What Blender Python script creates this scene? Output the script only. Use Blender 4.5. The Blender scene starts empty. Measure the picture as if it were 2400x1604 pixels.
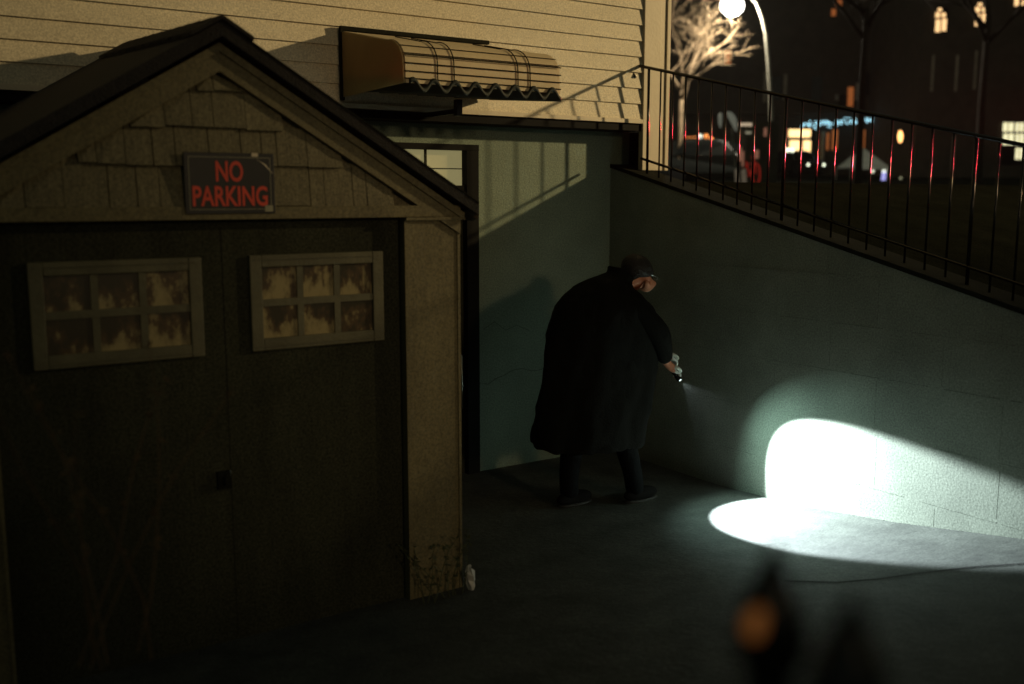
import bpy, bmesh, math, random
from mathutils import Vector, Matrix
random.seed(7)
S = bpy.context.scene
# ------------------------------------------------------------------ camera
F, CX, CY = 2333.0, 1200.0, 802.0
YAW, PIT = math.radians(34.0), math.radians(8.34)
CAM = Vector((-5.12, -6.196, 2.0))
fw = Vector((math.sin(YAW), math.cos(YAW), 0)); rt = Vector((math.cos(YAW), -math.sin(YAW), 0))
cam_d = bpy.data.cameras.new('camera'); cam = bpy.data.objects.new('camera', cam_d)
S.collection.objects.link(cam); S.camera = cam
cam.location = CAM; cam.rotation_euler = (math.pi/2 - PIT, 0, -YAW)
cam_d.lens = 35.0; cam_d.sensor_width = 36.0; cam_d.clip_start = 0.05; cam_d.clip_end = 1000
cam_d.dof.use_dof = True; cam_d.dof.focus_distance = 6.5; cam_d.dof.aperture_fstop = 1.1
# ------------------------------------------------------------------ world (night)
W = bpy.data.worlds.new('World'); S.world = W; W.use_nodes = True
bg = W.node_tree.nodes['Background']
bg.inputs[0].default_value = (0.88, 1.0, 0.74, 1); bg.inputs[1].default_value = 0.045
# ------------------------------------------------------------------ lights
def lamp(kind, name, loc, power, col, target=None, **kw):
    l = bpy.data.lights.new(name, kind); l.energy = power; l.color = col
    for k, v in kw.items(): setattr(l, k, v)
    o = bpy.data.objects.new(name, l); S.collection.objects.link(o); o.location = loc
    if target is not None:
        o.rotation_euler = (Vector(target) - Vector(loc)).to_track_quat('-Z', 'Y').to_euler()
    return o
# sodium street lamp up the street to the right of the frame (throws the railing shadow on the siding)
L1 = Vector((18.9, -11.6, 7.9))
az = math.radians(145.5)
lamp('SPOT', 'street_light_glow', L1, 18000, (1.0, 0.74, 0.36), L1 + Vector((math.cos(az), math.sin(az), -0.195)),
     spot_size=math.radians(27.5), spot_blend=1.0, shadow_soft_size=0.3)
# weaker warm lamp behind the camera, down the street
L2 = Vector((-2.0, -24.0, 6.0))
lamp('SPOT', 'street_light_behind', L2, 2100, (1.0, 0.70, 0.38), (-2.0, -1.4, 1.2), spot_size=math.radians(15), spot_blend=1.0, shadow_soft_size=0.8)
# torch in the man's hand
TORCH = Vector((-0.5, -1.37, 0.775)); TD = Vector((0.22, -0.75, -0.62)).normalized()
lamp('SPOT', 'torch_beam', TORCH + TD*0.02, 1050, (0.82, 0.97, 1.0), TORCH + TD, spot_size=math.radians(64), spot_blend=0.2, shadow_soft_size=0.008)
lamp('SPOT', 'torch_spill', TORCH + TD*0.025, 42, (0.62, 1.0, 0.90), TORCH + TD, spot_size=math.radians(106), spot_blend=1.0, shadow_soft_size=0.008)
# red stop light far to the right along the road
red = lamp('SPOT', 'stop_light_glow', (20, 5.6, 3.5), 15000, (1.0, 0.03, 0.05), (0.1, -1.6, 2.8), spot_size=math.radians(14), spot_blend=0.9, shadow_soft_size=0.35)
red.scale = (1, .35, 1)
S.view_settings.view_transform = 'Standard'; S.view_settings.look = 'None'
S.view_settings.exposure = 0; S.view_settings.gamma = 1
# ------------------------------------------------------------------ helpers
def tag(o, label=None, cat=None, group=None, kind=None):
    if label: o['label'] = label
    if cat: o['category'] = cat
    if group: o['group'] = group
    if kind: o['kind'] = kind
    return o
def empty(name, loc, label, cat, group=None):
    o = bpy.data.objects.new(name, None); S.collection.objects.link(o); o.location = loc
    o.empty_display_size = 0.1
    return tag(o, label, cat, group)
class MB:
    def __init__(s): s.bm = bmesh.new()
    def box(s, x0, x1, y0, y1, z0, z1, bev=0):
        v = [s.bm.verts.new((x, y, z)) for x in (x0, x1) for y in (y0, y1) for z in (z0, z1)]
        for f in ((0,1,3,2),(4,6,7,5),(0,4,5,1),(2,3,7,6),(0,2,6,4),(1,5,7,3)): s.bm.faces.new([v[i] for i in f])
        return s
    def prism(s, pts, d):
        d = Vector(d); a = [s.bm.verts.new(p) for p in pts]; b = [s.bm.verts.new(Vector(p)+d) for p in pts]
        s.bm.faces.new(a); s.bm.faces.new(b[::-1])
        for i in range(len(a)):
            j = (i+1) % len(a); s.bm.faces.new((a[i], b[i], b[j], a[j]))
        return s
    def obox(s, p0, p1, w, h, up=(0, 0, 1)):
        p0, p1 = Vector(p0), Vector(p1); d = (p1-p0).normalized(); up = Vector(up)
        r = d.cross(up).normalized(); u = r.cross(d).normalized()
        return s.prism([p0+r*w/2*a+u*h/2*b for a, b in ((-1,-1),(1,-1),(1,1),(-1,1))], p1-p0)
    def tube(s, pts, rs, n=8, cap=True):
        pts = [Vector(p) for p in pts]
        if not hasattr(rs, '__len__'): rs = [rs]*len(pts)
        rings = []; pr = None
        for i, p in enumerate(pts):
            d = (pts[min(i+1, len(pts)-1)] - pts[max(i-1, 0)]).normalized()
            if pr is None: pr = d.orthogonal().normalized()
            r = (pr - d*pr.dot(d)).normalized(); pr = r; u = d.cross(r)
            rings.append([s.bm.verts.new(p + (r*math.cos(2*math.pi*k/n) + u*math.sin(2*math.pi*k/n))*rs[i]) for k in range(n)])
        for a, b in zip(rings, rings[1:]):
            for k in range(n): s.bm.faces.new((a[k], a[(k+1)%n], b[(k+1)%n], b[k]))
        if cap: s.bm.faces.new(rings[0][::-1]); s.bm.faces.new(rings[-1])
        return s
    def ell(s, c, r, sub=2, rot=None):
        m = Matrix.Translation(c) @ (rot or Matrix()) @ Matrix.Diagonal((*r, 1))
        bmesh.ops.create_icosphere(s.bm, subdivisions=sub, radius=1, matrix=m); return s
    def quad(s, a, b, c, d):
        s.bm.faces.new([s.bm.verts.new(p) for p in (a, b, c, d)]); return s
    def build(s, name, mat, parent=None, smooth=False, bevel=0):
        bmesh.ops.recalc_face_normals(s.bm, faces=s.bm.faces)
        me = bpy.data.meshes.new(name); s.bm.to_mesh(me); s.bm.free(); me.materials.append(mat)
        o = bpy.data.objects.new(name, me); S.collection.objects.link(o)
        if parent is not None: o.parent = parent; o.matrix_parent_inverse = Matrix.Translation(-parent.location)
        if smooth:
            for p in me.polygons: p.use_smooth = True
        if bevel:
            b = o.modifiers.new('b', 'BEVEL'); b.width = bevel; b.segments = 2; b.limit_method = 'ANGLE'
        return o
def mat(name, col, rough=0.7, metal=0.0, var=0.0, vscale=4.0, bump=0.0, bscale=60.0, col2=None, emit=None, estr=0.0, stretch=(1, 1, 1), spec=0.5, grain=0.0):
    m = bpy.data.materials.new(name); m.use_nodes = True; nt = m.node_tree; N = nt.nodes; L = nt.links
    b = N['Principled BSDF']; b.inputs['Base Color'].default_value = (*col, 1); b.inputs['Roughness'].default_value = rough
    b.inputs['Metallic'].default_value = metal; b.inputs['Specular IOR Level'].default_value = spec
    if var or bump or grain:
        tc = N.new('ShaderNodeTexCoord'); mp = N.new('ShaderNodeMapping'); mp.inputs['Scale'].default_value = stretch
        L.new(tc.outputs['Object'], mp.inputs[0])
    if var or col2:
        n = N.new('ShaderNodeTexNoise'); n.inputs['Scale'].default_value = vscale; n.inputs['Detail'].default_value = 8; n.inputs['Roughness'].default_value = 0.62
        L.new(mp.outputs[0], n.inputs['Vector'])
        r = N.new('ShaderNodeValToRGB'); r.color_ramp.elements[0].position = 0.35; r.color_ramp.elements[1].position = 0.68
        c2 = col2 or tuple(c*(1-var) for c in col)
        r.color_ramp.elements[0].color = (*c2, 1); r.color_ramp.elements[1].color = (*col, 1)
        L.new(n.outputs[0], r.inputs[0]); L.new(r.outputs[0], b.inputs['Base Color'])
    if grain:
        src = b.inputs['Base Color'].links[0].from_socket if b.inputs['Base Color'].links else None
        g = N.new('ShaderNodeTexNoise'); g.inputs['Scale'].default_value = 95; g.inputs['Detail'].default_value = 2
        L.new(tc.outputs['Object'], g.inputs['Vector'])
        mr = N.new('ShaderNodeMapRange'); mr.inputs['From Min'].default_value = .3; mr.inputs['From Max'].default_value = .7
        mr.inputs['To Min'].default_value = 1-grain; mr.inputs['To Max'].default_value = 1+grain; L.new(g.outputs[0], mr.inputs['Value'])
        vm = N.new('ShaderNodeVectorMath'); vm.operation = 'SCALE'; L.new(mr.outputs[0], vm.inputs['Scale'])
        if src: L.new(src, vm.inputs[0])
        else: vm.inputs[0].default_value = col
        L.new(vm.outputs[0], b.inputs['Base Color'])
    if bump:
        n2 = N.new('ShaderNodeTexNoise'); n2.inputs['Scale'].default_value = bscale; n2.inputs['Detail'].default_value = 6
        L.new(mp.outputs[0], n2.inputs['Vector'])
        bp = N.new('ShaderNodeBump'); bp.inputs['Strength'].default_value = bump; bp.inputs['Distance'].default_value = 0.01
        L.new(n2.outputs[0], bp.inputs['Height']); L.new(bp.outputs[0], b.inputs['Normal'])
    if emit:
        b.inputs['Emission Color'].default_value = (*emit, 1); b.inputs['Emission Strength'].default_value = estr
    return m
M = {}
M['siding'] = mat('painted_clapboard', (0.70, 0.615, 0.45), 0.6, var=0.20, grain=.22, vscale=2.2, bump=0.25, bscale=30, stretch=(0.3, 1, 1))
M['trim'] = mat('painted_trim', (0.66, 0.57, 0.42), 0.55, var=0.12, vscale=3, bump=0.15, bscale=40)
M['bluewall'] = mat('blue_grey_painted_wall', (0.165, 0.215, 0.165), 0.75, grain=.3, var=0.22, vscale=2.5, bump=0.35, bscale=50)
M['bluecourse'] = mat('blue_grey_stucco', (0.20, 0.26, 0.215), 0.8, var=0.25, vscale=3, bump=0.5, bscale=45)
M['black'] = mat('black_paint', (0.006, 0.006, 0.006), 0.7, spec=0.1, var=0.3)
M['dark_door'] = mat('dark_green_door_paint', (0.040, 0.043, 0.028), 0.8, spec=0.12, grain=.5, var=0.4, vscale=5, bump=0.3, bscale=20, stretch=(1, 1, 0.2))
M['glass_warm'] = mat('emissive_pane', (0.25, 0.22, 0.12), 0.3, var=0.3, vscale=6, emit=(0.55, 0.48, 0.22), estr=0.36)  # warm transom pane with a weak emission set on it
M['shingle'] = mat('painted_shingle', (0.165, 0.145, 0.083), 0.75, grain=.4, var=0.25, vscale=9, bump=0.3, bscale=26, stretch=(3.2, 1, 0.35))
M['gtrim'] = mat('garage_trim_paint', (0.155, 0.132, 0.064), 0.65, grain=.35, var=0.25, vscale=4, bump=0.3, bscale=30, stretch=(1, 1, 0.4))
M['roof'] = mat('asphalt_shingle', (0.022, 0.019, 0.017), 0.9, var=0.5, vscale=25, bump=0.8, bscale=120)
M['wframe'] = mat('window_frame_paint', (0.125, 0.12, 0.07), 0.6, var=0.35, vscale=7, bump=0.3, bscale=60)
M['wall'] = mat('painted_block', (0.245, 0.27, 0.22), 0.82, grain=.3, var=0.3, vscale=2.0, bump=0.16, bscale=60)
M['cap'] = mat('dark_coping', (0.016, 0.017, 0.012), 0.9, spec=0.1, var=0.4, vscale=6, bump=0.5)
M['iron'] = mat('black_iron', (0.008, 0.008, 0.008), 0.22, spec=0.45)
M['ground'] = mat('worn_concrete', (0.07, 0.075, 0.065), 0.8, grain=.5, var=0.55, vscale=4.5, bump=.4, bscale=26)
M['asphalt'] = mat('asphalt', (0.015, 0.016, 0.012), 1.0, spec=0.0, grain=.5, var=0.4, vscale=3, bump=0.5)
M['earth'] = mat('planting_soil', (0.035, 0.033, 0.02), 0.95, var=0.5, vscale=3, bump=1.0, bscale=15)
M['crack'] = mat('dark_joint', (0.03, 0.03, 0.027), 0.9, var=0.3)
M['awn'] = mat('awning_panel', (0.74, 0.62, 0.40), 0.6, var=0.15, vscale=4, bump=0.2)
M['awnend'] = mat('awning_end_canvas', (0.55, 0.44, 0.26), 0.8, var=0.25, vscale=6, bump=0.3)
for k_ in ('awn', 'awnend'):
    nt_ = M[k_].node_tree; b_ = nt_.nodes['Principled BSDF']; tr_ = nt_.nodes.new('ShaderNodeBsdfTranslucent'); mx_ = nt_.nodes.new('ShaderNodeMixShader')
    tr_.inputs[0].default_value = (.80, .66, .38, 1); mx_.inputs[0].default_value = .6 if k_ == 'awnend' else .2
    nt_.links.new(b_.outputs[0], mx_.inputs[1]); nt_.links.new(tr_.outputs[0], mx_.inputs[2]); nt_.links.new(mx_.outputs[0], nt_.nodes['Material Output'].inputs[0])
M['corr'] = mat('corrugated_green_plastic', (0.012, 0.018, 0.012), 0.7, var=0.3, vscale=8, bump=0.1)
M['brass'] = mat('brass', (0.7, 0.55, 0.25), 0.25, metal=1.0, var=0.1)
M['steel'] = mat('steel', (0.6, 0.62, 0.6), 0.3, metal=1.0, var=0.1)
M['signblack'] = mat('sign_black', (0.010, 0.011, 0.013), 0.4, bump=0.05, var=0.2)
M['signred'] = mat('sign_red', (0.75, 0.065, 0.03), 0.5, var=0.15, vscale=20)
M['signline'] = mat('sign_pinstripe', (0.33, 0.32, 0.22), 0.5, var=0.2, vscale=20)
# ------------------------------------------------------------------ terrain
def gz(y):
    xs = [0, 1.3, 2.0, 2.72, 3.44, 5.5, 9, 16]; zs = [-.06, -.06, -.02, .065, .18, .5, 1.0, 1.3]; t = -y
    if t <= 0: return zs[0]
    for i in range(len(xs)-1):
        if t <= xs[i+1]: return zs[i] + (zs[i+1]-zs[i])*(t-xs[i])/(xs[i+1]-xs[i])
    return zs[-1]
def wtop(y):
    return 2.22 + 0.246*y if y > -5 else max(0.99, 2.22-1.23 + 0.05*(y+5))
def hz(p):
    d = (p - CAM).dot(fw); xs = [15, 45, 68, 130, 300]; zs = [2.12, 2.6, 3.4, 4.6, 6.0]
    if p.y < 0: base = wtop(p.y) - 0.10
    else: base = 2.12
    if d <= 15: return base
    for i in range(4):
        if d <= xs[i+1]: return max(base, zs[i] + (zs[i+1]-zs[i])*(d-xs[i])/(xs[i+1]-xs[i]))
    return zs[-1]
def grid(xs, ys, f, name, m):
    bm = bmesh.new(); g = [[bm.verts.new((x, y, f(x, y))) for y in ys] for x in xs]
    for i in range(len(xs)-1):
        for j in range(len(ys)-1): bm.faces.new((g[i][j], g[i+1][j], g[i+1][j+1], g[i][j+1]))
    mb = MB(); mb.bm.free(); mb.bm = bm
    return tag(mb.build(name, m, smooth=True), kind='structure')
def lin(a, b, n): return [a+(b-a)*i/n for i in range(n+1)]
grid(lin(-13, -3, 10)+lin(-2.8, 0.05, 14), lin(-15, -5, 12)+lin(-4.8, 0.05, 26), lambda x, y: gz(y), 'driveway', M['ground'])
grid([0.2, 1, 2, 4, 6]+lin(8, 240, 46), lin(-16, 0, 32)+[0.6, 1.5, 3, 6, 10]+lin(14, 300, 50), lambda x, y: hz(Vector((x, y, 0))), 'ground', M['asphalt'])
# joint across the driveway
j = MB()
for pts in ([(-1.38, -3.06), (-1.256, -3.267), (-1.089, -3.384), (-.9, -3.464), (-.65, -3.596), (-.458, -3.741), (-.02, -4.05)],):
    for (x0, y0), (x1, y1) in zip(pts, pts[1:]):
        j.prism([(x0, y0, gz(y0)+.004), (x1, y1, gz(y1)+.004), (x1-.009, y1-.007, gz(y1)+.004), (x0-.009, y0-.007, gz(y0)+.004)], (0, 0, .002))
tag(j.build('pavement_joint', M['crack']), kind='structure')
# ------------------------------------------------------------------ retaining wall
rw = empty('retaining_wall', (0.12, -4, 0), 'dark painted block retaining wall lit by the torch, under the iron railing', 'wall')
def wallprof(off=0.0): return
pr = [(0, 0, -0.4)] + [(0, -y, -0.4) for y in (9,)] + [(0, -9, wtop(-9)), (0, -5, wtop(-5)), (0, 0, wtop(0))]
MB().prism(pr, (0.25, 0, 0)).build('wall_body', M['wall'], rw)
c = MB()
for a, b in ((0, -5), (-5, -9)):
    c.prism([(-.006, a, wtop(a)+.002), (-.006, b, wtop(b)+.002), (-.006, b, wtop(b)+.03), (-.006, a, wtop(a)+.03)], (.27, 0, 0))
c.build('coping', M['cap'], rw)
mj = MB()
zs = [-0.1, 0.235, 0.565, 0.916, 1.217, 1.52, 1.83]
for i, z in enumerate(zs):
    yend = -9 if z < .99 else -(2.22-z)/0.246
    yy = 0
    while yy > yend:
        seg = random.uniform(.2, .5); y2 = max(yend, yy-seg); dz = random.uniform(-.002, .002)
        w = random.uniform(.001, .0025); mj.box(-random.uniform(.0015, .0035), .01, y2, yy, z+dz-w, z+dz+w); yy = y2 - random.uniform(0, .12)
for i in range(len(zs)-1):
    off = [2.947, 3.311, 1.723-.02, 2.942, 2.5, 2.9][i] % 0.77
    y = off
    while y < 8.5:
        zt = min(zs[i+1], wtop(-y)-.02)
        if zt > zs[i]+.05: mj.box(-.0008, .01, -y-.0008, -y+.0008, zs[i]+.02, zt-.02)
        y += 0.775 if i != 2 else 0.79
mj.build('mortar_joint', M['wall'], rw)
# ------------------------------------------------------------------ iron railing on the wall
rl = empty('iron_railing', (0.12, -0.2, 2.2), 'black iron railing with thin pickets on top of the retaining wall', 'railing')
RX = 0.10
def rtop(y): return 2.985 + 0.235*(y+0.2) if y > -5 else 2.985+.235*(-4.8) + .05*(y+5)
MB().tube([(RX-.045, -.22, 2.90), (RX-.055, -.19, 2.935), (RX-.03, -.16, 2.975), (RX, -.21, 2.99), (RX, -5, rtop(-5)), (RX, -9, rtop(-9))], .012, 8).build('top_rail', M['iron'], rl, smooth=True)
MB().tube([(RX, -.25, wtop(-.25)+.13), (RX, -5, wtop(-5)+.13), (RX, -9, wtop(-9)+.13)], .011, 6).build('bottom_rail', M['iron'], rl, smooth=True)
pk0 = None
y = -0.32; k = 0
while y > -8.6:
    z0, z1 = wtop(y)+.02, rtop(y)
    r = .0065 if k % 10 else .0105
    MB().tube([(RX, y, z0), (RX, y, z1)], r, 8).build('picket', M['iron'], rl, smooth=True)
    y -= 0.1345; k += 1
# ------------------------------------------------------------------ house
hs = empty('clapboard_house', (-4, 0, 0), 'cream clapboard house over a blue grey basement wall, behind the garage', 'house')
sb = MB(); UY = -0.2; rh = 0.1175; z = 2.587
while z < 7.2:
    sb.prism([(-10, UY-.019, z), (-10, UY-.004, z+rh), (-10, UY+.02, z+rh), (-10, UY+.02, z-.001)], (10.13, 0, 0)); z += rh
# butt joints of the boards are thin dark slots
sb.build('siding', M['siding'], hs)
MB().box(-10, .385, UY+.02, 7, 2.60, 7.2).build('house_wall', M['siding'], hs)
cb = MB().box(.13, .30, UY-.03, UY+.02, 2.2, 7.2).box(.304, .36, UY-.018, UY+.02, 2.2, 7.2).box(.364, .40, UY-.03, UY+.12, 2.2, 7.2)
cb.build('corner_board', M['trim'], hs, bevel=.003)
MB().box(-10, .125, UY-.035, UY+.3, 2.556, 2.586).build('base_trim', M['trim'], hs)
MB().box(-10, .125, UY-.012, UY+.3, 2.50, 2.553).build('overhang_shade', M['black'], hs)  # black strip painted where shade falls under the siding overhang
# basement wall: pieces round the door opening
DX0, DX1 = -2.15, -1.25
bw = MB()
bw.box(-10, DX0, 0, .25, -.4, 2.50); bw.box(DX1, .40, 0, .25, -.4, 2.50); bw.box(DX0, DX1, 0, .25, 2.36, 2.50)
bw.box(-10, .40, .25, 7, -.4, 2.5)
bw.build('basement_wall', M['bluewall'], hs)
MB().box(.19, .40, -.06, .0, 2.22, 2.497).build('basement_post', M['black'], hs)
# stucco stringers / cracks on the basement wall
ck = MB()
def crackline(pts, r):
    ck.tube(pts, r, 5)
p = [(-1.23, -.001, .62)]
for i in range(9): p.append((p[-1][0]+random.uniform(.05, .09), -.001, p[-1][2]+random.uniform(-.03, .035)))
crackline(p, .0018)
p = [(-1.2, -.001, 1.02), (-1.1, -.001, 1.07), (-1.0, -.001, 1.0), (-.9, -.001, 1.03), (-.78, -.001, .98)]
crackline(p, .0015)
ck.build('crack', M['crack'], hs)
dr = MB().box(DX1-.10, DX1, -.03, .1, -.06, 2.36).box(DX0, DX0+.06, -.03, .1, -.06, 2.36).box(DX0, DX1, -.034, .1, 2.322, 2.363).box(DX0+.06, DX1-.1, -.02, .1, 2.02, 2.075)
df = dr.build('door_frame', M['black'], hs)
door = MB().box(DX0+.06, DX1-.10, .03, .07, -.06, 2.02).build('door', M['dark_door'], hs)
MB().tube([(-1.40, .03, .86), (-1.40, -.02, .84), (-1.40, -.02, .45), (-1.40, .03, .43)], .009, 8).build('handle', M['steel'], door, smooth=True)
tw = MB().box(DX0+.06, DX1-.10, .04, .05, 2.075, 2.322).build('transom', M['glass_warm'], hs)
mu = MB().box(-1.66, -1.645, .025, .04, 2.075, 2.322).box(DX0+.06, DX1-.10, .028, .04, 2.19, 2.197)
mu.build('muntin', M['dark_door'], tw)
# ------------------------------------------------------------------ awning over the side door
aw = empty('barrel_awning', (-1.9, -.22, 2.6), 'cream barrel awning with slats and paired metal straps on the siding', 'awning')
AX0, AX1 = -2.385, -1.30; AYw, AYf = UY-.025, -1.066
def aprof(inset=0.0):
    pts = [(AYw, 3.028-inset), (-.55, 2.962-inset), (-.86, 2.897-inset)]
    for i in range(1, 10):
        a = math.pi/2*i/9; pts.append((-.86 - (.205-inset)*math.sin(a), 2.745-inset + .152*math.cos(a)))
    pts.append((-1.068+inset, 2.635)); return pts
po, pi_ = aprof(0), aprof(.012)
shell = MB()
ring = [(AX0, y, z) for y, z in po] + [(AX0, y, z) for y, z in reversed(pi_)]
shell.prism(ring, (AX1-AX0, 0, 0)); shell.build('awning_skin', M['awn'], aw)
en = MB().prism([(AX0+.001-.014, y, z) for y, z in aprof(.004)] + [(AX0+.001-.014, AYw, 2.62)], (.012, 0, 0))
en.build('awning_end', M['awnend'], aw)
ribs = MB()
for zz in (2.66, 2.70, 2.745, 2.79): ribs.tube([(AX0-.01, AYf-.006, zz), (AX1+.005, AYf-.006, zz)], .0035, 6)
for t in (6, 8): ribs.tube([(AX0-.01, po[t+1][0]-.004, po[t+1][1]+.004), (AX1, po[t+1][0]-.004, po[t+1][1]+.004)], .0025, 6)
ribs.build('slat_rod', M['cap'], aw)
for x in (-2.18, -2.07, -1.62, -1.53):
    MB().tube([(x, y-.006, z+.006) for y, z in po[1:]], .0035, 6).build('strap', M['cap'], aw)
MB().box(AX0-.02, AX1, AYw-.03, AYw, 3.03, 3.055).box(AX0-.022, AX0-.002, AYw-.03, AYw, 2.6, 3.03).build('wall_flashing', M['cap'], aw)
# corrugated panel under it
cp = empty('corrugated_panel', (-1.85, -.3, 2.6), 'dark wavy corrugated roofing panel below the barrel awning', 'panel')
bm = MB(); x = AX0+.02; prof = []
n = 96
for i in range(n+1):
    xx = AX0+.02 + (AX1-AX0-.02)*i/n; prof.append((xx, .030*math.sin(2*math.pi*xx/.14)))
top = [(xx, AYf+.02, 2.575+dz) for xx, dz in prof] + [(xx, AYf+.02, 2.575+dz-.022) for xx, dz in reversed(prof)]
rows = []
for (yy, zb) in ((-1.085, 2.625), (-.25, 2.70)):
    rows.append([bm.bm.verts.new((xx, yy, zb+dz+.013)) for xx, dz in prof] + [bm.bm.verts.new((xx, yy, zb+dz-.013)) for xx, dz in reversed(prof)])
m_ = len(rows[0])
for k in range(m_): bm.bm.faces.new((rows[0][k], rows[0][(k+1)%m_], rows[1][(k+1)%m_], rows[1][k]))
for r_ in rows:
    for k in range(n): bm.bm.faces.new((r_[k], r_[k+1], r_[m_-2-k], r_[m_-1-k]))
bm.build('corrugated_sheet', M['corr'], cp, smooth=True)
MB().box(-1.83, -1.79, -.70, -.66, 2.50, 2.60).obox((-1.81, -.68, 2.53), (-1.81, -.23, 2.53), .03, .03).build('bracket', M['iron'], cp)
# ------------------------------------------------------------------ garage
GY = -1.93; AXx, AZ = -3.735, 2.655; SL = 0.60
gr = empty('garage', (-3.73, -1.9, 0), 'small gabled garage with shingled gable and dark door, left foreground', 'garage')
def rake(x): return AZ - SL*abs(x-AXx)
GL, GR = AXx-1.18, -2.562
MB().prism([(GL, GY+.03, 1.9), (GR, GY+.03, 1.9), (GR, GY+.03, rake(GR)-.02), (AXx, GY+.03, AZ-.03), (GL, GY+.03, rake(GL)-.02)], (0, .10, 0)).build('gable_wall', M['shingle'], gr)
# rake trim boards
rt_ = MB()
for sgn, xe in ((1, GR+.0), (-1, GL)):
    w = .115
    a = Vector((AXx, GY-.02, AZ-.022)); b = Vector((xe, GY-.02, rake(xe)-.022))
    rt_.prism([a, b, b-Vector((0, 0, w)), a-Vector((0, 0, w))], (0, .035, 0))
rt_.build('rake_board', M['gtrim'], gr)
rt2 = MB()
for sgn, xe in ((1, GR+.0), (-1, GL)):
    a = Vector((AXx, GY-.032, AZ-.022)); b = Vector((xe+.02*sgn, GY-.032, rake(xe+.02*sgn)-.022))
    rt2.prism([a, b, b-Vector((0, 0, .035)), a-Vector((0, 0, .035))], (0, .011, 0))
rt2.build('rake_moulding', M['gtrim'], gr)
# shingles
sh = MB(); rows_z = [1.955, 2.128, 2.285, 2.435, 2.60]
for i in range(4):
    z0, z1 = rows_z[i], rows_z[i+1] + .02
    x = GL+.05 + random.uniform(0, .05)
    while x < GR-.05:
        w = random.choice((.07, .09, .11, .14, .17)); g = random.uniform(.002, .005)
        a, b = x, min(x+w-g, GR-.05); jz = random.uniform(-.006, .006)
        ta, tb = min(z1, rake(a)-.13), min(z1, rake(b)-.13)
        if min(ta, tb) > z0+.012:
            yb = GY - .012 + random.uniform(-.002, .002)
            if a < AXx < b and z1 > AZ-.14: pass
            v = [sh.bm.verts.new(q) for q in ((a, yb, z0+jz), (b, yb, z0+jz), (b, GY+.012, tb), (a, GY+.012, ta), (a, GY+.03, z0+jz), (b, GY+.03, z0+jz), (b, GY+.03, tb), (a, GY+.03, ta))]
            for f in ((0,1,2,3),(7,6,5,4),(0,4,5,1),(1,5,6,2),(2,6,7,3),(3,7,4,0)): sh.bm.faces.new([v[q] for q in f])
        x += w
sh.build('gable_shingles', M['shingle'], gr)
MB().box(GL, GR, GY-.022, GY+.10, 1.900, 1.955).build('header_board', M['gtrim'], gr, bevel=.003)
# columns
for (a, b) in ((-2.862, GR), (GL, GL+.25)):
    co = MB().box(a, b, GY, GY+.12, -.06, 1.898).build('column', M['gtrim'], gr, bevel=.003)
    MB().box(a-.006, a+.014, GY-.008, GY, -.02, 1.89).box(b-.012, b+.003, GY-.008, GY, -.02, 1.89).box(a-.006, b+.006, GY-.03, GY, 1.885, 1.898).build('moulding', M['gtrim'], co)
# door
DB = GY+.055
gd = MB().box(GL+.25, -2.862, DB, DB+.05, -.06, 1.9).build('garage_door', M['dark_door'], gr)
bt = MB(); xx = GL+.30
while xx < -2.87:
    xx += .145
bt.box(-3.733, -3.729, DB-.003, DB, .0, 1.89)
bt.build('door_batten', M['dark_door'], gd)
MB().box(-3.80, -3.74, DB-.02, DB, .70, .78).box(-3.775, -3.765, DB-.045, DB-.018, .72, .76).build('latch', M['cap'], gd)
MB().ell((-3.745, DB-.03, .775), (.004, .006, .012), 1).build('keyhole_plate', M['steel'], gd)
MB().box(GR-.10, GR-.02, GY+.12, -.02, -.06, rake(GR)-.03).build('side_wall', M['shingle'], gr)
MB().box(GL, GL+.08, GY+.12, -.02, -.06, rake(GL)-.03).build('side_wall', M['shingle'], gr)
# garage windows with peeling panes
def pane_mat(name, seed, bias):
    m = bpy.data.materials.new(name); m.use_nodes = True; nt = m.node_tree; N = nt.nodes; L = nt.links; b = N['Principled BSDF']
    b.inputs['Roughness'].default_value = 0.35
    g = N.new('ShaderNodeTexCoord'); mp = N.new('ShaderNodeMapping'); mp.inputs['Location'].default_value = (seed*3.1, seed, seed*1.7); mp.inputs['Scale'].default_value = (15, 15, 8.5)
    L.new(g.outputs['Object'], mp.inputs[0]); n = N.new('ShaderNodeTexNoise'); n.inputs['Scale'].default_value = 1.0; n.inputs['Detail'].default_value = 10; n.inputs['Roughness'].default_value = .66
    L.new(mp.outputs[0], n.inputs['Vector'])
    sp = N.new('ShaderNodeSeparateXYZ'); L.new(g.outputs['Generated'], sp.inputs[0])
    cv = N.new('ShaderNodeMapRange'); cv.inputs['From Min'].default_value = 0; cv.inputs['From Max'].default_value = 1
    cv.inputs['To Min'].default_value = bias+.13; cv.inputs['To Max'].default_value = bias-.05; L.new(sp.outputs['Z'], cv.inputs['Value'])
    ad = N.new('ShaderNodeMath'); ad.operation = 'ADD'; L.new(n.outputs[0], ad.inputs[0]); L.new(cv.outputs[0], ad.inputs[1])
    r = N.new('ShaderNodeValToRGB'); e = r.color_ramp.elements
    e[0].position = .53; e[0].color = (.085, .055, .028, 1); e[1].position = .575; e[1].color = (.21, .175, .085, 1)
    x = e.new(.43); x.color = (.035, .030, .017, 1); x = e.new(.66); x.color = (.31, .26, .13, 1)
    L.new(ad.outputs[0], r.inputs[0]); L.new(r.outputs[0], b.inputs['Base Color'])
    return m
PB = (((.02, -.03, -.07), (.03, .01, -.02)), ((-.12, -.02, 0), (-.07, -.06, .0)))
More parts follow.
